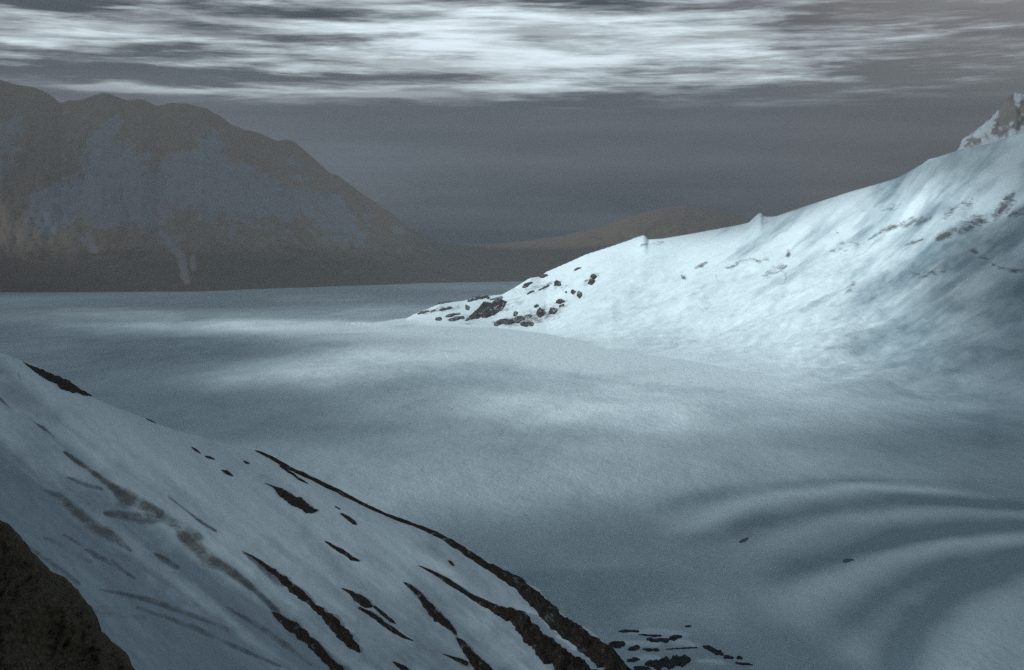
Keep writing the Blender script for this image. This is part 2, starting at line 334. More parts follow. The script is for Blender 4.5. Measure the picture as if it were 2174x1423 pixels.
r = grid_mesh('snow_hill', P, M_glacier, {'fresh_light': FR, 'scree': sc}, fk); r['kind'] = 'structure'
def pick(px, py):                                     # nearest point of the relief on this line of sight
    px = np.atleast_1d(np.asarray(px, float)); py = np.atleast_1d(np.asarray(py, float)); out = []
    for a, b in zip(px, py):
        j = np.clip((a - pxs[0]) / 3.0, 0, len(pxs) - 2); j0 = int(j); fr = j - j0; ys = []
        for jj in (j0, j0 + 1):
            col = SPY[:-3, jj]; k = np.argmax(col <= b)
            if col[k] > b: k = len(col) - 4
            k = max(k, 1); w = (col[k - 1] - b) / max(col[k - 1] - col[k], 1e-6)
            ys.append(rows[k - 1] + np.clip(w, 0, 1) * (rows[k] - rows[k - 1]))
        Yv = ys[0] * (1 - fr) + ys[1] * fr if abs(ys[0] - ys[1]) < 200 else min(ys)
        out.append(((a - CX) / F * Yv, Yv, CAMH + (HY - b) / F * Yv))
    return np.array(out)

# ------------------------------------------------------------------ far mountains
MC = np.array([(-900, 260), (-500, 190), (-250, 140), (-80, 165), (0, 172), (40, 178), (75, 185), (100, 198), (125, 216), (150, 214), (175, 211), (200, 204), (219, 198), (240, 203), (270, 211), (300, 211), (318, 217), (330, 224), (345, 221),
               (362, 218), (400, 222), (440, 230), (465, 247), (490, 264), (520, 274), (555, 287), (590, 299), (605, 298), (616, 299), (628, 304), (640, 314), (670, 337), (700, 366), (716, 371), (760, 402), (800, 430), (840, 461), (880, 490), (920, 513),
               (945, 518), (1000, 519), (1060, 517), (1120, 511), (1200, 499), (1280, 480), (1340, 459), (1400, 443), (1450, 437), (1500, 441), (1550, 452), (1600, 466), (1700, 488), (1900, 510), (2400, 470), (2900, 440)], float)
MB = np.array([(-900, 628), (0, 621), (430, 618), (560, 613), (700, 608), (900, 601), (1090, 598), (1600, 590), (2900, 588)], float)
mpx = np.arange(-900, 2900, 3.5); tt = np.concatenate([np.linspace(-0.05, 1, 190), 1 + np.linspace(0.03, 0.42, 10)])
MPX, TT = np.meshgrid(mpx, tt)
by = F * CAMH / (poly(MB, MPX) - HY); mcz_py = poly(MC, MPX) + 5 * fbm(MPX / 34, MPX * 0, 3, 61) * sstep(960 - MPX, 0, 200)
dep = 1900 + 120 * fbm(MPX / 260, MPX * 0 + 2, 2, 62)
cym = by + dep; czm = CAMH + (HY - mcz_py) / F * cym
tc_ = np.clip(TT, -0.05, 1)
rib = fbm(MPX / 110 + TT * 2.2, TT * 3.0 - MPX / 300, 5, 51, 0.6)
prof = np.sign(tc_) * np.abs(tc_) ** 1.12
MY = by + dep * TT + 110 * rib * np.sin(np.pi * np.clip(tc_, 0, 1)) ** 0.8
MZ = czm * prof + czm * 0.03 * fbm(MPX / 40, TT * 6, 4, 55, 0.6) * np.sin(np.pi * np.clip(tc_, 0, 1))
MZ = np.where(TT > 1, czm - (TT - 1) * dep * 2.0, MZ)
MP = np.stack([(MPX - CX) / F * MY, MY, MZ], -1)
MS = HY - F * (MZ - CAMH) / MY
snow = np.zeros_like(MZ)
def inpoly(x, y, pg):
    pg = np.asarray(pg, float); c = np.zeros(x.shape, bool)
    for (x0, y0), (x1, y1) in zip(pg, np.roll(pg, -1, 0)):
        k = ((y0 > y) != (y1 > y)) & (x < (x1 - x0) * (y - y0) / (y1 - y0 + 1e-9) + x0); c ^= k
    return c
jx = MPX + 30 * fbm(MPX / 40, MS / 30, 5, 71, 0.75); jy = MS + 30 * fbm(MPX / 40 + 9, MS / 30, 5, 72, 0.75)
big = [(231, 236), (215, 262), (180, 300), (163, 330), (162, 372), (112, 380), (60, 420), (66, 462), (105, 500), (165, 472), (210, 478), (270, 482), (315, 490), (360, 462), (420, 452), (480, 470), (540, 466), (600, 470), (660, 462), (700, 476), (752, 500),
       (745, 452), (705, 418), (672, 400), (569, 371), (500, 352), (480, 300), (455, 282), (428, 290), (413, 330), (345, 330), (337, 362), (284, 322), (250, 300)]
snow = np.where(inpoly(jx, jy, big), 0.78, snow)
snow = np.maximum(snow, 0.62 * inpoly(jx, jy, [(-40, 255), (60, 250), (40, 300), (22, 340), (-10, 390), (-60, 400)]))
mott = fbm(MPX / 16 - MS / 30, MS / 13, 4, 77, 0.65)
low = spine_mask(MPX, MS, [(300, 470, 40), (480, 476, 46), (640, 470, 46), (760, 500, 30)], 0.8)
snow = np.clip(snow - 1.2 * low * np.clip(mott + 0.05, 0, 1), 0, 1); snow = np.maximum(snow, 0.75 * low * sstep(mott, 0.10, 0.32))
for pts in ([(340, 492, 8), (362, 520, 10), (385, 545, 9), (392, 585, 11), (398, 600, 6)], [(408, 545, 5), (412, 570, 8)], [(752, 480, 8), (762, 505, 9), (775, 525, 4)], [(778, 462, 8), (795, 458, 3)], [(615, 342, 7), (640, 352, 4)], [(840, 488, 10), (856, 492, 6)],
            [(690, 470, 6), (705, 490, 5)], [(180, 505, 16), (200, 530, 10)]):
    snow = np.maximum(snow, spine_mask(MPX, MS, pts, 0.9) * 0.7)
mo = grid_mesh('mountains', MP, M_mount, {'fresh_light': snow * 0.9 + 0.04 * (fbm(MPX / 20, MS / 20, 3, 5) > 0), 'scree': np.maximum(1.05 * sstep(MPX, 740, 1000), 0.85 * sstep(MS, 470, 580)) * (snow < 0.3)}); mo['kind'] = 'structure'

# ------------------------------------------------------------------ crag at the top of the right ridge
CR = np.array([(2030, 322), (2043, 297), (2057, 288), (2075, 274), (2093, 258), (2108, 246), (2120, 232), (2130, 220), (2141, 206), (2155, 198), (2174, 197), (2210, 190), (2300, 150), (2450, 120), (2700, 100)], float)
cpx = np.arange(2030, 2700, 2.0); ct = np.linspace(0, 1, 50)
CPX, CT = np.meshgrid(cpx, np.concatenate([ct, [1.15, 1.5, 2.2]]))
yc0 = 4060.; top = CAMH + (HY - poly(CR, CPX) - 5 * vnoise(CPX / 7, CPX * 0, 4)) / F * (yc0 + 220)
CYv = yc0 + 220 * CT + 30 * fbm(CPX / 26, CT * 4, 4, 81) * (CT < 1)
base = CAMH + (HY - poly(CREST, CPX) - 40) / F * yc0
CZ = base + (top - base) * np.clip(CT, 0, 1) ** 0.9 - np.maximum(CT - 1, 0) * 260
CPt = np.stack([(CPX - CX) / F * CYv, CYv, CZ], -1); cs = HY - F * (CZ - CAMH) / CYv
edge = poly(CR, CPX)
cs_n = fbm(CPX / 12, cs / 9, 4, 91, 0.6)
csn = sstep(22 + 30 * cs_n - (cs - edge), -4, 8) * (CPX < 2180) * sstep(0.35 + vnoise(CPX / 16, CPX * 0, 12), 0.05, 0.3) + sstep(cs + 36 * cs_n, poly(CREST, CPX) - 22, poly(CREST, CPX) - 2)
M_crag = snow_material('crag_rock', (0.30, 0.27, 0.25), (0.74, 0.80, 0.84), (0.05, 0.045, 0.04), (0.12, 0.10, 0.09), 0.6, 0.2, 2.0)
cr = grid_mesh('rocky_peak', CPt, M_crag, {'fresh_light': np.clip(csn, 0, 1) * 0.9, 'scree': csn * 0}); cr['kind'] = 'structure'

# ------------------------------------------------------------------ the near slope on the left
SIL = np.array([(-700, 520), (-400, 610), (-150, 690), (0, 748), (46, 766), (85, 780), (124, 798), (155, 814), (193, 842), (245, 865), (296, 883), (335, 901), (402, 922), (477, 940), (533, 954), (562, 963), (612, 990), (669, 1014), (725, 1042), (781, 1073), (837, 1098), (908, 1121),
                (950, 1140), (1014, 1181), (1050, 1199), (1099, 1227), (1144, 1251), (1158, 1269), (1202, 1312), (1251, 1336), (1287, 1369), (1320, 1409), (1345, 1440), (1420, 1530), (1500, 1640), (1560, 1740)], float)
NRM = np.array([0.30, -0.20, 0.93]); NRM /= np.linalg.norm(NRM)
d0 = np.array([(0 - CX) / F, 1, (HY - 748) / F]); KP = -(NRM @ d0) * 700.0
def slope_Y(px, py, detail=True):
    q = -(NRM[0] * (px - CX) / F + NRM[1] + NRM[2] * (HY - py) / F)
    Yv = KP / np.maximum(q, 0.05)
    e = py - poly(SIL, px)
    Yv = Yv * (1 + 0.012 * np.exp(-np.maximum(e, 0) / 14.0))
    if detail:
        u = px * 0.80 + py * 0.60; v = -px * 0.60 + py * 0.80
        Yv = Yv * (1 + 0.008 * fbm(u / 460, v / 120, 3, 101, 0.45) + 0.0012 * fbm(u / 80, v / 22, 4, 105, 0.55))
    return Yv
spx = np.arange(-700, 1545, 2.6); sv = np.linspace(0, 1, 330) ** 1.25
SPX, SV = np.meshgrid(spx, sv); SPYs = poly(SIL, SPX) + vnoise(SPX / 9, SPX * 0, 6) * 2.0; SPYs = SPYs + SV * (np.maximum(1900, SPYs + 200) - SPYs)
SY = slope_Y(SPX, SPYs); SP = at(SPX, SPYs, SY)
bk = []
for s in (4, 14, 40, 110, 260, 420):
    b = SP[0].copy(); b[:, 1] += s; b[:, 0] += s * 0.25; b[:, 2] -= 0.75 * s + 2; b[:, 2] = np.maximum(b[:, 2], -20); bk.append(b)
SPF = np.concatenate([np.stack(bk[::-1]), SP], 0)
ss = np.zeros_like(SPX); fr_ = np.full_like(SPX, 0.52)
ZA = (0, 720, 3.882); ZB = (0, 1000, 3.106); ZC = (500, 920, 3.557); ZD = (680, 1080, 3.294)
for pts, box, k in [([(530, 930, 15), (650, 1020, 28), (740, 1080, 25), (830, 1140, 28)], ZA, .85), ([(590, 5, 12), (680, 60, 30), (760, 120, 40), (830, 190, 80), (960, 230, 46), (1060, 280, 36)], ZB, .72), ([(700, 280, 26), (850, 300, 52), (1000, 310, 58), (1100, 320, 46), (1200, 380, 56), (1300, 440, 56)], ZB, .66),
                    ([(1200, 420, 50), (1290, 500, 60), (1360, 570, 66), (1450, 620, 52), (1540, 680, 46), (1640, 750, 32), (1760, 860, 26), (1830, 930, 26)], ZB, .8), ([(300, 130, 18), (400, 170, 36), (500, 270, 46), (620, 370, 60), (700, 410, 60), (780, 460, 44), (870, 530, 10)], ZB, .66),
                    ([(440, 40, 12), (560, 90, 24), (670, 120, 14)], ZB, .7), ([(740, 590, 12), (800, 650, 22), (890, 710, 12)], ZB, .7), ([(1020, 545, 12), (1090, 590, 32), (1170, 635, 20)], ZB, .75), ([(1110, 170, 8), (1240, 270, 12), (1330, 340, 15), (1425, 398, 12)], ZB, .72),
                    ([(640, 920, 40), (760, 930, 60), (950, 970, 30)], ZB, .42), ([(250, 665, 8), (350, 730, 18), (455, 815, 8)], ZA, .65), ([(150, 280, 10), (168, 335, 10)], ZA, .7), ([(0, 270, 24), (120, 285, 20)], ZA, .42), ([(0, 490, 16), (85, 575, 12)], ZA, .6),
                    ([(1600, 530, 12), (1680, 590, 24), (1760, 660, 40), (1850, 740, 46)], ZB, .70), ([(300, 440, 20), (460, 520, 30), (600, 600, 20)], ZB, .40), ([(650, 780, 12), (900, 830, 22), (1200, 930, 24), (1500, 1040, 18)], ZB, .62), ([(900, 900, 16), (1250, 1020, 26), (1600, 1180, 24), (1850, 1290, 14)], ZB, .60), ([(1500, 900, 14), (1700, 1020, 30), (1900, 1160, 30), (2050, 1280, 16)], ZB, .62), ([(150, 480, 14), (330, 600, 26), (520, 740, 20)], ZB, .58), ([(420, 420, 14), (640, 560, 24), (860, 690, 16)], ZB, .55), ([(960, 830, 14), (1100, 890, 26), (1300, 960, 20), (1500, 1060, 14)], ZB, .55), ([(1100, 600, 26), (1300, 700, 50), (1560, 830, 40), (1700, 900, 16)], ZC, .30), ([(200, 320, 18), (420, 400, 24), (560, 480, 18)], ZC, .36)]:
    ss = np.maximum(ss, spine_mask(SPX, SPYs, conv(pts, box), 0.75) * k)
ed_ = SPYs - poly(SIL, SPX)
lowl = 1 - sstep(ed_, 60, 430)                        # lower slope: thin snow, plus shade and vignette painted into the colour
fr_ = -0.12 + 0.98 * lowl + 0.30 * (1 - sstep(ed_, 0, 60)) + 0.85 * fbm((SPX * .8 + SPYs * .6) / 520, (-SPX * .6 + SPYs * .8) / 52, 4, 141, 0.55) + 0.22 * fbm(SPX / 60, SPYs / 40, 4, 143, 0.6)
for pts, k in [([(0, 800, 20), (150, 860, 34), (320, 960, 40), (520, 1060, 40), (620, 1120, 20)], .24), ([(640, 1080, 14), (780, 1140, 30), (900, 1190, 20), (960, 1215, 8)], .36), ([(540, 1000, 14), (680, 1050, 16)], .1)]:
    fr_ = fr_ + k * spine_mask(SPX, SPYs, pts, 1.0)
for pts, k in [([(850, 1130, 16), (960, 1190, 34), (1080, 1280, 34), (1150, 1340, 20)], .30), ([(880, 1260, 26), (1000, 1330, 70), (1080, 1420, 60)], .30), ([(0, 900, 60), (60, 1000, 80), (150, 1090, 60)], .16)]:
    fr_ = fr_ - k * spine_mask(SPX, SPYs, pts, 1.0)
OUT = [
 ([(190, 190, 5), (280, 242, 20), (390, 300, 42), (500, 356, 50), (580, 398, 44), (660, 430, 30), (720, 455, 16), (760, 470, 5)], ZA, M_brown, 'brown rock outcrop on the skyline of the near snow slope, upper left', 'rock_outcrop'),
 ([(1200, 655, 4), (1240, 672, 8), (1290, 697, 4)], ZA, M_rock, 'tiny dark rock sliver on the slope skyline between brown outcrop and long rock rib', 'rock'),
 ([(1575, 888, 5), (1620, 920, 13), (1655, 945, 6)], ZA, M_rock, 'small dark rock dash, leftmost of four on the upper near slope', 'rock'),
 ([(1688, 964, 8), (1730, 978, 13), (1772, 993, 8)], ZA, M_rock, 'small dark rock dash, second from left of four on upper near slope', 'rock'),
 ([(2003, 1004, 6), (2030, 1018, 13), (2060, 1026, 6)], ZA, M_rock, 'smallest dark rock dash, rightmost of four below the start of rock rib', 'rock'),
 ([(1822, 1078, 6), (1870, 1102, 21), (1922, 1132, 12)], ZA, M_rock, 'stubby dark rock, lowest and thickest of the four dashes on upper near slope', 'rock'),
 ([(330, 245, 9), (420, 300, 13), (480, 345, 13), (552, 382, 5)], ZC, M_rock, 'short dark rock flake beside the upper end of the long rock rib', 'rock'),
 ([(220, 375, 5), (290, 405, 9), (330, 440, 32), (400, 482, 44), (470, 522, 50), (540, 572, 40), (590, 588, 22), (632, 580, 6)], ZC, M_brown, 'large leaf shaped dark brown rock alone in the middle of the near slope', 'rock_outcrop'),
 ([(750, 552, 5), (790, 574, 7)], ZC, M_rock, 'tiny dark rock just above the stubby rock under the rock rib', 'rock'),
 ([(788, 603, 8), (850, 640, 21), (890, 675, 23), (916, 692, 10)], ZC, M_rock, 'stubby dark rock between leaf shaped outcrop and long rock rib', 'rock'),
 ([(672, 812, 8), (740, 855, 19), (820, 900, 23), (880, 945, 20), (942, 967, 8)], ZC, M_rock, 'slender dark reddish rock blade in open snow below the leaf shaped outcrop', 'rock_outcrop'),
 ([(578, 513, 8), (630, 545, 19), (690, 600, 24), (740, 670, 40), (800, 740, 44), (860, 790, 32), (910, 830, 24), (955, 885, 12)], ZD, M_rock, 'long dark rock streak bending down between split outcrop and forked rib', 'rock_outcrop'),
 ([(950, 900, 12), (1000, 960, 35), (1040, 1020, 42), (1090, 1080, 52), (1150, 1140, 60), (1220, 1220, 64)], ZD, M_rock, 'dark rock block running off the bottom edge below the bending streak', 'rock_outcrop'),
 ([(855, 1016, 5), (920, 1040, 11), (980, 1065, 20), (1035, 1090, 28)], ZD, M_rock, 'short rock spike pointing left from the block at the bottom edge', 'rock'),
 ([(145, 555, 5), (200, 582, 16), (270, 630, 40), (330, 662, 36), (370, 690, 10)], ZD, M_brown, 'upper broad head of the split rock outcrop on lower slope', 'rock_outcrop'),
 ([(265, 690, 12), (340, 730, 22), (400, 770, 22), (460, 820, 24), (520, 860, 22), (580, 895, 14), (655, 927, 5)], ZD, M_rock, 'lower long tail of the split rock outcrop on lower slope', 'rock_outcrop'),
 ([(370, 680, 12), (430, 730, 17), (490, 780, 17), (532, 808, 6)], ZD, M_rock, 'narrow dark rock sliver on the right side of the split outcrop', 'rock'),
 ([(500, 1068, 6), (550, 1095, 20), (600, 1130, 22), (680, 1200, 22)], ZD, M_rock, 'dark rock on the bottom edge left of the forked spike', 'rock'),
 ([(1790, 930, 12), (1850, 970, 26), (1930, 1030, 48), (2000, 1090, 40), (2080, 1160, 40), (2150, 1240, 44), (2260, 1340, 48)], ZB, M_rock, 'dark rock streak reaching the bottom edge below the scree band', 'rock_outcrop'),
 ([(895, 362, 6), (915, 380, 12), (935, 402, 6)], ZD, M_rock, 'tiny dark rock between the forked rib and the skyline rib', 'rock'),
]
for pts, box, *_r in OUT:                              # grit and thin snow round each rock
    ss = np.maximum(ss, spine_mask(SPX, SPYs, conv(pts, box) * np.array([1, 1, 1.45]), 0.9) * 0.55)
nb = len(bk); pad = lambda a: np.concatenate([np.repeat(a[:1], nb, 0), a], 0)
hs = grid_mesh('hillside', SPF, M_slope, {'fresh_light': pad(fr_), 'scree': pad(ss)}); hs['kind'] = 'structure'

# ------------------------------------------------------------------ rocks
def outcrop(name, pts, surf, normal, mat, label, cat='rock', group=None, height=0.5, rough=0.35, seed=0, sink=0.25):
    """a rock standing out of the snow along a spine of (px, py, half width): real thickness, ragged rim, closed underneath"""
    pts = np.asarray(pts, float); rg = np.random.RandomState(seed + 5)
    seg = np.hypot(np.diff(pts[:, 0]), np.diff(pts[:, 1])); L = np.concatenate([[0], np.cumsum(seg)])
    n = int(np.clip(L[-1] / 2.2, 9, 170)); s = np.linspace(0, L[-1], n)
    cx = np.interp(s, L, pts[:, 0]); cy = np.interp(s, L, pts[:, 1]); hw = np.interp(s, L, pts[:, 2])
    k = max(3, n // 14); ker = np.hanning(k + 2)[1:-1]; ker /= ker.sum()
    sm = lambda a: np.convolve(np.pad(a, (k // 2, k - 1 - k // 2), mode='edge'), ker, 'valid')
    if n > 12: cx, cy, hw = sm(cx), sm(cy), sm(hw)
    tx = np.gradient(cx); ty = np.gradient(cy); tl = np.hypot(tx, ty) + 1e-9; nx, ny = -ty / tl, tx / tl
    endf = np.clip(np.minimum(s, L[-1] - s) / (0.6 * hw.mean() + 1.0), 0, 1) ** 0.5
    m = int(np.clip(hw.max() / 1.6, 4, 13)); w = np.linspace(-1, 1, 2 * m + 1)
    S, Wm = np.meshgrid(s, w)
    fs = 7.0 + 0.55 * hw.mean()
    ra = 1 + rough * 2.0 * fbm(S / (fs + 2) + seed * 3.1, np.where(Wm < 0, 3.0, 9.0), 4, seed, 0.65)
    off = Wm * (hw * 0.92 * (0.2 + 0.8 * endf))[None, :] * np.clip(ra, 0.35, 1.7)
    PXr = cx[None, :] + nx[None, :] * off; PYr = cy[None, :] + ny[None, :] * off
    B = surf(PXr.ravel(), PYr.ravel()).reshape(*PXr.shape, 3)
    mpp = (B[..., 1] / F)
    h = (np.clip(1 - Wm ** 2, 0, 1) ** 0.55) * (hw * endf)[None, :] * mpp * height * (1 + 1.3 * fbm(S / fs, Wm * 2.2 + seed, 4, seed + 40, 0.55))
    h = np.maximum(h, 0) - sink * (hw.mean() * mpp) * np.abs(Wm) ** 6
    T_ = B + normal * h[..., None]
    U_ = B - normal * ((0.5 * hw.mean() + 1) * mpp)[..., None]
    nr, nc = PXr.shape; idx = np.arange(nr * nc).reshape(nr, nc)
    q = np.stack([idx[:-1, :-1], idx[:-1, 1:], idx[1:, 1:], idx[1:, :-1]], -1).reshape(-1, 4)
    o2 = nr * nc
    rim = np.concatenate([idx[0, :], idx[1:, -1], idx[-1, -2::-1], idx[-2:0:-1, 0]])
    r2 = np.roll(rim, -1); side = np.stack([rim, rim + o2, r2 + o2, r2], -1)
    V = np.concatenate([T_.reshape(-1, 3), U_.reshape(-1, 3)])
    base = V.mean(0); f = np.concatenate([q[:, ::-1], q + o2, side])
    ob = raw_mesh(name, V - base, f, mat, None, False)
    ob.location = base
    import bmesh
    bm = bmesh.new(); bm.from_mesh(ob.data); bmesh.ops.recalc_face_normals(bm, faces=bm.faces); bm.to_mesh(ob.data); bm.free()
    ob['label'] = label; ob['category'] = cat
    if group: ob['group'] = group
    return ob
def slope_surf(px, py):
    e = np.maximum(py, poly(SIL, px) + 0.0)
    Yv = slope_Y(px, e); return at(px, py, Yv)
for i, (pts, box, mt, lab, nm) in enumerate(OUT):
    outcrop(nm, conv(pts, box), slope_surf, NRM, mt, lab, 'rock', 'rocks showing through the near snow slope', 0.20, 0.22, 200 + i)
rib_pts = np.concatenate([conv([(130, 124, 5), (200, 148, 13), (300, 202, 19), (400, 262, 20), (520, 314, 20), (640, 374, 18), (780, 440, 22), (900, 504, 16), (1050, 578, 15), (1200, 640, 16), (1350, 694, 18), (1480, 742, 22), (1600, 806, 27), (1720, 884, 31)], ZC),
                          conv([(1100, 360, 26), (1210, 425, 36), (1360, 512, 46), (1470, 600, 58), (1545, 672, 62), (1650, 785, 66), (1765, 880, 74), (1880, 955, 84), (2000, 1055, 92), (2120, 1180, 95), (2250, 1330, 95)], ZD)])
outcrop('rock_rib', rib_pts, slope_surf, NRM, M_rock, 'long dark rock rib edging the skyline of near slope down to bottom', 'rock', 'rocks showing through the near snow slope', 0.35, 0.16, 301)
fork = conv([(675, 393, 4), (800, 452, 15), (880, 502, 23), (960, 555, 23), (1040, 606, 19), (1120, 648, 28), (1200, 690, 36), (1300, 736, 50), (1385, 775, 68), (1470, 885, 74), (1580, 985, 84), (1700, 1080, 92), (1800, 1160, 110), (1900, 1260, 110)], ZD)
outcrop('rock_rib', fork, slope_surf, NRM, M_rock, 'dark rock rib widening downhill, just inside the skyline rib', 'rock', 'rocks showing through the near snow slope', 0.38, 0.18, 302)
kk = np.concatenate([conv([(60, 895, 4), (150, 945, 13), (240, 1010, 26), (330, 1080, 35)], ZC), conv([(0, 720, 30), (60, 770, 38), (130, 840, 44), (190, 905, 44), (240, 965, 30), (287, 1012, 6)], ZD)])
outcrop('rock_outcrop', kk, slope_surf, NRM, M_rock, 'long spindle shaped dark rock streak left of the split outcrop', 'rock', 'rocks showing through the near snow slope', 0.3, 0.3, 303)

# rocks of the spur
Z2 = (780, 540, 4.026)
SPUR = [
 ([(425, 512, 5), (480, 498, 11), (532, 488, 6)], 'thin dark rock at the far left tip of the sunlit spur'),
 ([(535, 496, 6), (582, 479, 9)], 'small rock just right of the thin rock at spur tip'),
 ([(610, 481, 7), (680, 466, 11), (732, 455, 6)], 'flat dark ledge near spur tip, above two stacked dark slabs'),
 ([(600, 425, 5), (660, 412, 8), (722, 404, 5)], 'thin dark edge on the skyline at the left end of spur'),
 ([(838, 432, 9), (852, 462, 14), (872, 476, 9)], 'hooked dark rock below the skyline ledge of spur'),
 ([(850, 405, 7), (890, 386, 12), (960, 376, 17), (1042, 368, 18)], 'long dark ledge on the skyline of spur'),
 ([(1040, 391, 5), (1100, 380, 8), (1162, 370, 9)], 'narrow dark ledge right of the skyline ledge on spur'),
 ([(578, 560, 10), (610, 555, 14), (638, 550, 9)], 'round dark rock at the lower left foot of spur'),
 ([(662, 536, 7), (730, 520, 12), (798, 507, 6)], 'upper of two stacked dark slabs left of the big slab'),
 ([(688, 566, 7), (760, 552, 18), (832, 540, 11)], 'lower of two stacked dark slabs left of the big slab'),
 ([(832, 572, 7), (900, 540, 24), (980, 500, 40), (1080, 460, 50), (1150, 425, 32), (1192, 404, 8)], 'biggest slanting dark slab in the middle of the spur'),
 ([(1322, 286, 8), (1360, 265, 15), (1412, 240, 6)], 'dark rock just under the skyline above the middle of spur'),
 ([(1363, 346, 6), (1400, 321, 10), (1432, 315, 5)], 'thin slanting rock below the rock under the skyline on spur'),
 ([(1458, 311, 5), (1510, 290, 10), (1558, 264, 7)], 'thin slanting rock left of the dark block on upper spur'),
 ([(1596, 272, 12), (1625, 246, 30), (1658, 266, 13)], 'dark angular block in the upper middle of spur'),
 ([(1470, 196, 7), (1510, 186, 16), (1548, 180, 9)], 'dark rock on the skyline where the smooth snow crest begins'),
 ([(1763, 141, 6), (1800, 125, 10), (1832, 114, 4)], 'highest small rock on the spur, near the snow crest'),
 ([(1905, 190, 14), (1935, 190, 24), (1962, 190, 13)], 'upper dark boulder of the pair at right end of spur'),
 ([(1882, 252, 12), (1915, 245, 24), (1948, 225, 11)], 'lower dark boulder of the pair at right end of spur'),
 ([(1688, 327, 12), (1708, 331, 7)], 'small rock left of two dark boulders below the boulder pair'),
 ([(1736, 326, 15), (1758, 325, 17), (1780, 325, 14)], 'left one of two dark boulders below the boulder pair on spur'),
 ([(1788, 350, 16), (1812, 348, 24), (1836, 350, 18)], 'right one of two dark boulders below the boulder pair on spur'),
 ([(1608, 412, 11), (1650, 405, 17), (1692, 405, 11)], 'broad low rock in the right middle of spur'),
 ([(1423, 456, 7), (1462, 434, 13)], 'small bluish rock above the squat block on spur'),
 ([(1248, 531, 8), (1270, 506, 20), (1288, 500, 9)], 'grey upright rock above the long ledge at spur foot'),
 ([(1078, 606, 10), (1130, 586, 26), (1200, 586, 22), (1300, 560, 20), (1408, 524, 11)], 'long reddish dark ledge at the foot of the spur'),
 ([(1303, 600, 11), (1360, 600, 24), (1422, 589, 13)], 'dark slab at the lowest foot of spur below the long ledge'),
 ([(1440, 512, 12), (1480, 510, 42), (1512, 522, 13)], 'squat dark block at right end of the long ledge on spur foot'),
 ([(1548, 512, 16), (1580, 495, 28), (1622, 468, 11)], 'dark speckled rock right of the squat block on spur'),
 ([(1636, 452, 9), (1682, 428, 12)], 'small dark rock under the broad low rock on spur'),
]
NS = np.array([-0.25, -0.45, 0.86])
for i, (pts, lab) in enumerate(SPUR):
    c = conv(pts, Z2); c[:, 2] *= 1.15
    outcrop('rock', c, pick, NS, M_spur, lab, 'rock', 'rocks on the sunlit spur', 0.8, 0.4, 400 + i, 0.2)

# rocks and dark ice at the bottom, and the lone stones on the glacier
ZE = (1250, 1250, 2174 / 400.)
ICEROCK = [
 ([(335, 492, 8), (440, 490, 22), (590, 492, 10)], 'flat dark rock at the upper left of the rock patch on glacier'),
 ([(560, 528, 6), (700, 540, 16), (850, 545, 10)], 'faint grey rock between the flat rock and the blackest rock'),
 ([(660, 580, 14), (760, 595, 26), (860, 600, 30), (930, 595, 24)], 'blackest rock in the middle of the rock patch on glacier'),
 ([(915, 580, 18), (1000, 570, 36), (1085, 545, 12)], 'brown grey rock joined to the right of the blackest rock'),
 ([(1105, 437, 10), (1145, 435, 15), (1190, 432, 7)], 'tiny dark stone standing alone above the rock patch'),
 ([(225, 635, 22), (320, 650, 46), (430, 640, 26)], 'bluish dark rock lump closest to the rock rib'),
 ([(445, 710, 14), (520, 690, 36), (590, 665, 24)], 'bluish dark rock, middle of three lumps in a row'),
 ([(610, 700, 14), (700, 705, 26), (820, 715, 26)], 'bluish dark rock, right one of three lumps in a row'),
 ([(880, 700, 6), (1050, 690, 14), (1260, 680, 10)], 'long faint dark streak of ice right of the three lumps'),
 ([(1310, 660, 12), (1400, 690, 30), (1500, 735, 36), (1560, 775, 16)], 'slanting brown rock right of the rock patch'),
 ([(1550, 790, 16), (1610, 790, 26), (1680, 800, 14)], 'small dark rock below the slanting brown rock'),
 ([(1700, 805, 16), (1740, 795, 26), (1780, 810, 12)], 'small dark rock farthest right of the patch'),
 ([(640, 870, 30), (800, 870, 60), (960, 850, 80), (1100, 830, 70), (1180, 810, 40)], 'largest dark slab at the bottom of the rock patch'),
 ([(430, 830, 14), (520, 820, 30), (600, 815, 12)], 'small dark rock left of the largest slab, close to rib'),
 ([(510, 910, 20), (600, 920, 34), (720, 930, 30)], 'dark rock cut by the bottom edge beside the rock rib'),
 ([(1680, 850, 10), (1760, 875, 24), (1900, 880, 12)], 'faint dark rock at the lower right end of the patch'),
]
NG = np.array([0.0, -0.3, 0.95])
for i, (pts, lab) in enumerate(ICEROCK):
    outcrop('rock', conv(pts, ZE), pick, NG, M_floe, lab, 'rock', 'rocks in the ice at the slope foot', 0.5, 0.5, 500 + i, 0.3)
for i, (pts, lab) in enumerate([([(1568, 1152, 2), (1578, 1149, 5), (1590, 1142, 3)], 'lone dark stone on the glacier between the flow bands'),
                                ([(1788, 1192, 3), (1801, 1190, 6), (1814, 1189, 3)], 'lone bluish black stone on the dark flow band'),
]):
    outcrop('stone', pts, pick, NG, M_stone, lab, 'stone', None, 0.25, 0.4, 560 + i)

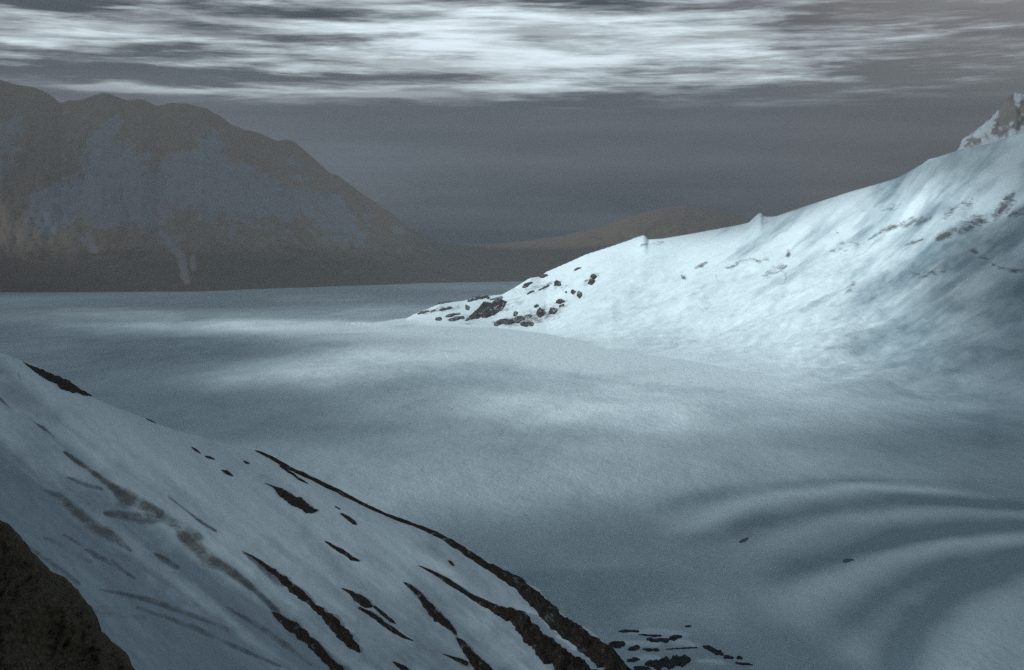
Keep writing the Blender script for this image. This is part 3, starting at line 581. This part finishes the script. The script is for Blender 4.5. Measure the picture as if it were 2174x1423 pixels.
# ------------------------------------------------------------------ near rock buttress, lower left corner
BT = np.array([(-420, 700), (-200, 930), (-80, 1040), (0, 1103), (16, 1111), (39, 1135), (64, 1164), (97, 1200), (106, 1211), (142, 1229), (167, 1254), (193, 1290), (206, 1309), (210, 1335), (232, 1357), (267, 1386), (283, 1415), (305, 1450), (400, 1560), (520, 1700)], float)
Lb = np.concatenate([[0], np.cumsum(np.hypot(np.diff(BT[:, 0]), np.diff(BT[:, 1])))])
s = np.linspace(0, Lb[-1], 420); bx = np.interp(s, Lb, BT[:, 0]); byy = np.interp(s, Lb, BT[:, 1])
bx = bx + 5 * fbm(s / 22, s * 0, 4, 9); byy = byy + 4 * fbm(s / 22, s * 0 + 4, 4, 8)
inn = np.linspace(0, 1, 130)
S_, I_ = np.meshgrid(s, inn); BX = bx[None] - I_ * 640; BYp = byy[None] + I_ * 520
BYd = 165 - 70 * I_ ** 0.7 + 5.5 * fbm(S_ / 70, I_ * 7, 6, 31, 0.6)
BPp = at(BX, BYp, BYd)
back = []
for k in (6, 25, 60, 130):
    b = BPp[0].copy(); b[:, 1] += k; b[:, 2] -= k * 1.1 + 1; back.append(b)
BPp = np.concatenate([np.stack(back[::-1]), BPp], 0)
bt = grid_mesh('rock_buttress', BPp, M_near, smooth_=True)
bt['label'] = 'dark brown rock buttress filling the lower left corner'; bt['category'] = 'rock'

# ------------------------------------------------------------------ haze and an added unseen deck, holed to place sunlight and shade
m = bpy.data.materials.new('haze'); m.use_nodes = True; E.nt = m.node_tree; E.nt.nodes.clear()
pv = N('VolumePrincipled'); pv.inputs['Color'].default_value = (0.80, 0.85, 0.875, 1); pv.inputs['Density'].default_value = 4.2e-5; pv.inputs['Anisotropy'].default_value = 0.0
o = N('OutputMaterial'); link(E(pv.outputs[0]), o.inputs['Volume'])
hx0, hx1, hy0, hy1, hz0, hz1 = -9000, 12000, -1500, 13900, -60, 1900
V = [(x, y, z) for z in (hz0, hz1) for y in (hy0, hy1) for x in (hx0, hx1)]
hz = raw_mesh('haze', V, [(0, 2, 3, 1), (4, 5, 7, 6), (0, 1, 5, 4), (2, 6, 7, 3), (0, 4, 6, 2), (1, 3, 7, 5)], m, None, False); hz['kind'] = 'stuff'

CZ0 = 2150.0
gx = np.arange(-10500, 1200, 110.0); gy = np.arange(-5200, 9200, 110.0)
GX, GY = np.meshgrid(gx, gy)
zg = 120.0; sh = (CZ0 - zg) / SUN[2]
TX = GX - SUN[0] * sh; TY = GY - SUN[1] * sh           # where this bit of cloud throws its shade
dens = np.full_like(GX, 0.80) + 0.34 * fbm(TX / 900, TY / 1300, 4, 201)
def lit(X0, Y0, X1, Y1, rad, k):  # thins the added deck to light chosen ground, thickens it to shade
    global dens
    d = np.array([X1 - X0, Y1 - Y0]); L = d @ d
    t = np.clip(((TX - X0) * d[0] + (TY - Y0) * d[1]) / L, 0, 1)
    r = np.hypot(TX - X0 - t * d[0], TY - Y0 - t * d[1]); dens = dens - k * np.exp(-(r / rad) ** 4)
def gp(px, py): Yg = F * CAMH / (py - HY); return (px - CX) / F * Yg, Yg
def litpx(a, b, rad, k):
    o = zg / math.tan(SUN_EL); (x0, y0), (x1, y1) = gp(*a), gp(*b)
    lit(x0 + SUN_H[0] * o, y0 + SUN_H[1] * o, x1 + SUN_H[0] * o, y1 + SUN_H[1] * o, rad, k)
lit(60, 4750, 300, 4750, 520, 1.0); lit(300, 4700, 760, 4050, 700, 1.0); lit(760, 4150, 1500, 4300, 430, 0.85)
lit(300, 3500, 560, 3100, 430, 0.7); litpx((480, 692), (1050, 700), 400, 0.95); litpx((520, 797), (1000, 750), 260, 0.70); litpx((1080, 862), (1480, 880), 270, 0.7); litpx((1100, 770), (1700, 790), 520, 0.85); litpx((1080, 830), (1640, 850), 480, 0.55); litpx((1250, 1010), (1750, 1030), 460, 0.26); litpx((1120, 1240), (1480, 1300), 230, -0.9); litpx((1050, 712), (1600, 745), 450, 0.85); litpx((1420, 1085), (2050, 1075), 320, 0.46); litpx((1450, 1240), (1950, 1280), 260, 0.50); litpx((60, 770), (420, 880), 330, -0.55); litpx((2050, 960), (2400, 1000), 420, -0.6); litpx((1080, 1200), (1380, 1240), 240, -0.6)
litpx((1350, 960), (1900, 980), 260, 0.22); litpx((100, 668), (420, 672), 400, 0.2)
lit(-460, 720, -20, 640, 260, 0.95); lit(-220, 430, 120, 470, 130, -0.5); lit(-2600, 9000, -300, 10500, 1700, -0.05); lit(300, 10900, 2800, 11700, 1500, -0.4); lit(1000, 2400, 1750, 3300, 470, -0.8); lit(40, 900, 240, 1040, 330, -0.8); litpx((900, 1000), (1500, 1020), 420, 0.12)
dens = np.clip(dens, 0, 0.93)
vis = (GY > 300) & (np.abs(GX / np.maximum(GY, 1)) < 0.45) & (np.hypot(GX, GY) > 10000)    # deck cut away where it would come into view
thick = 35 + 45 * dens + 14 * fbm(GX / 500, GY / 500, 4, 211)
top = np.stack([GX, GY, CZ0 + thick * 0.6], -1); bot = np.stack([GX, GY, CZ0 - thick * 0.4 + 8 * fbm(GX / 300, GY / 300, 3, 215)], -1)
m, b = new_mat('added_cloud'); link(E.m('ADD', attr('dens'), 0.0, clamp=True), b.inputs['Alpha']); b.inputs['Base Color'].default_value = (0.8, 0.82, 0.86, 1); b.inputs['Roughness'].default_value = 1.0; b.inputs['Specular IOR Level'].default_value = 0.0
keepc = ~(vis[:-1, :-1] | vis[1:, 1:] | vis[1:, :-1] | vis[:-1, 1:])
nr, nc = GX.shape; idx = np.arange(nr * nc).reshape(nr, nc)
q = np.stack([idx[:-1, :-1], idx[:-1, 1:], idx[1:, 1:], idx[1:, :-1]], -1)[keepc]
ed = {}
for f in q:
    for a, c in zip(f, np.roll(f, -1)):
        if (c, a) in ed: del ed[(c, a)]
        else: ed[(a, c)] = 1
o2 = nr * nc
side = np.array([(a, a + o2, c + o2, c) for a, c in ed])
Vc = np.concatenate([top.reshape(-1, 3), bot.reshape(-1, 3)]); fc = np.concatenate([q, q[:, ::-1] + o2, side])
dd = 1 - np.sqrt(np.clip(1 - dens, 0, 1)); used = np.unique(fc); rm = np.zeros(len(Vc), int); rm[used] = np.arange(len(used))
cl_ = raw_mesh('added_clouds', Vc[used], rm[fc], m, {'dens': np.concatenate([dd.ravel(), dd.ravel()])[used]}); cl_['kind'] = 'stuff'

scene.cycles.use_denoising = False; scene.cycles.sample_clamp_indirect = 2.0
scene.cycles.max_bounces = 5; scene.cycles.diffuse_bounces = 3; scene.cycles.volume_bounces = 0; scene.cycles.transparent_max_bounces = 12
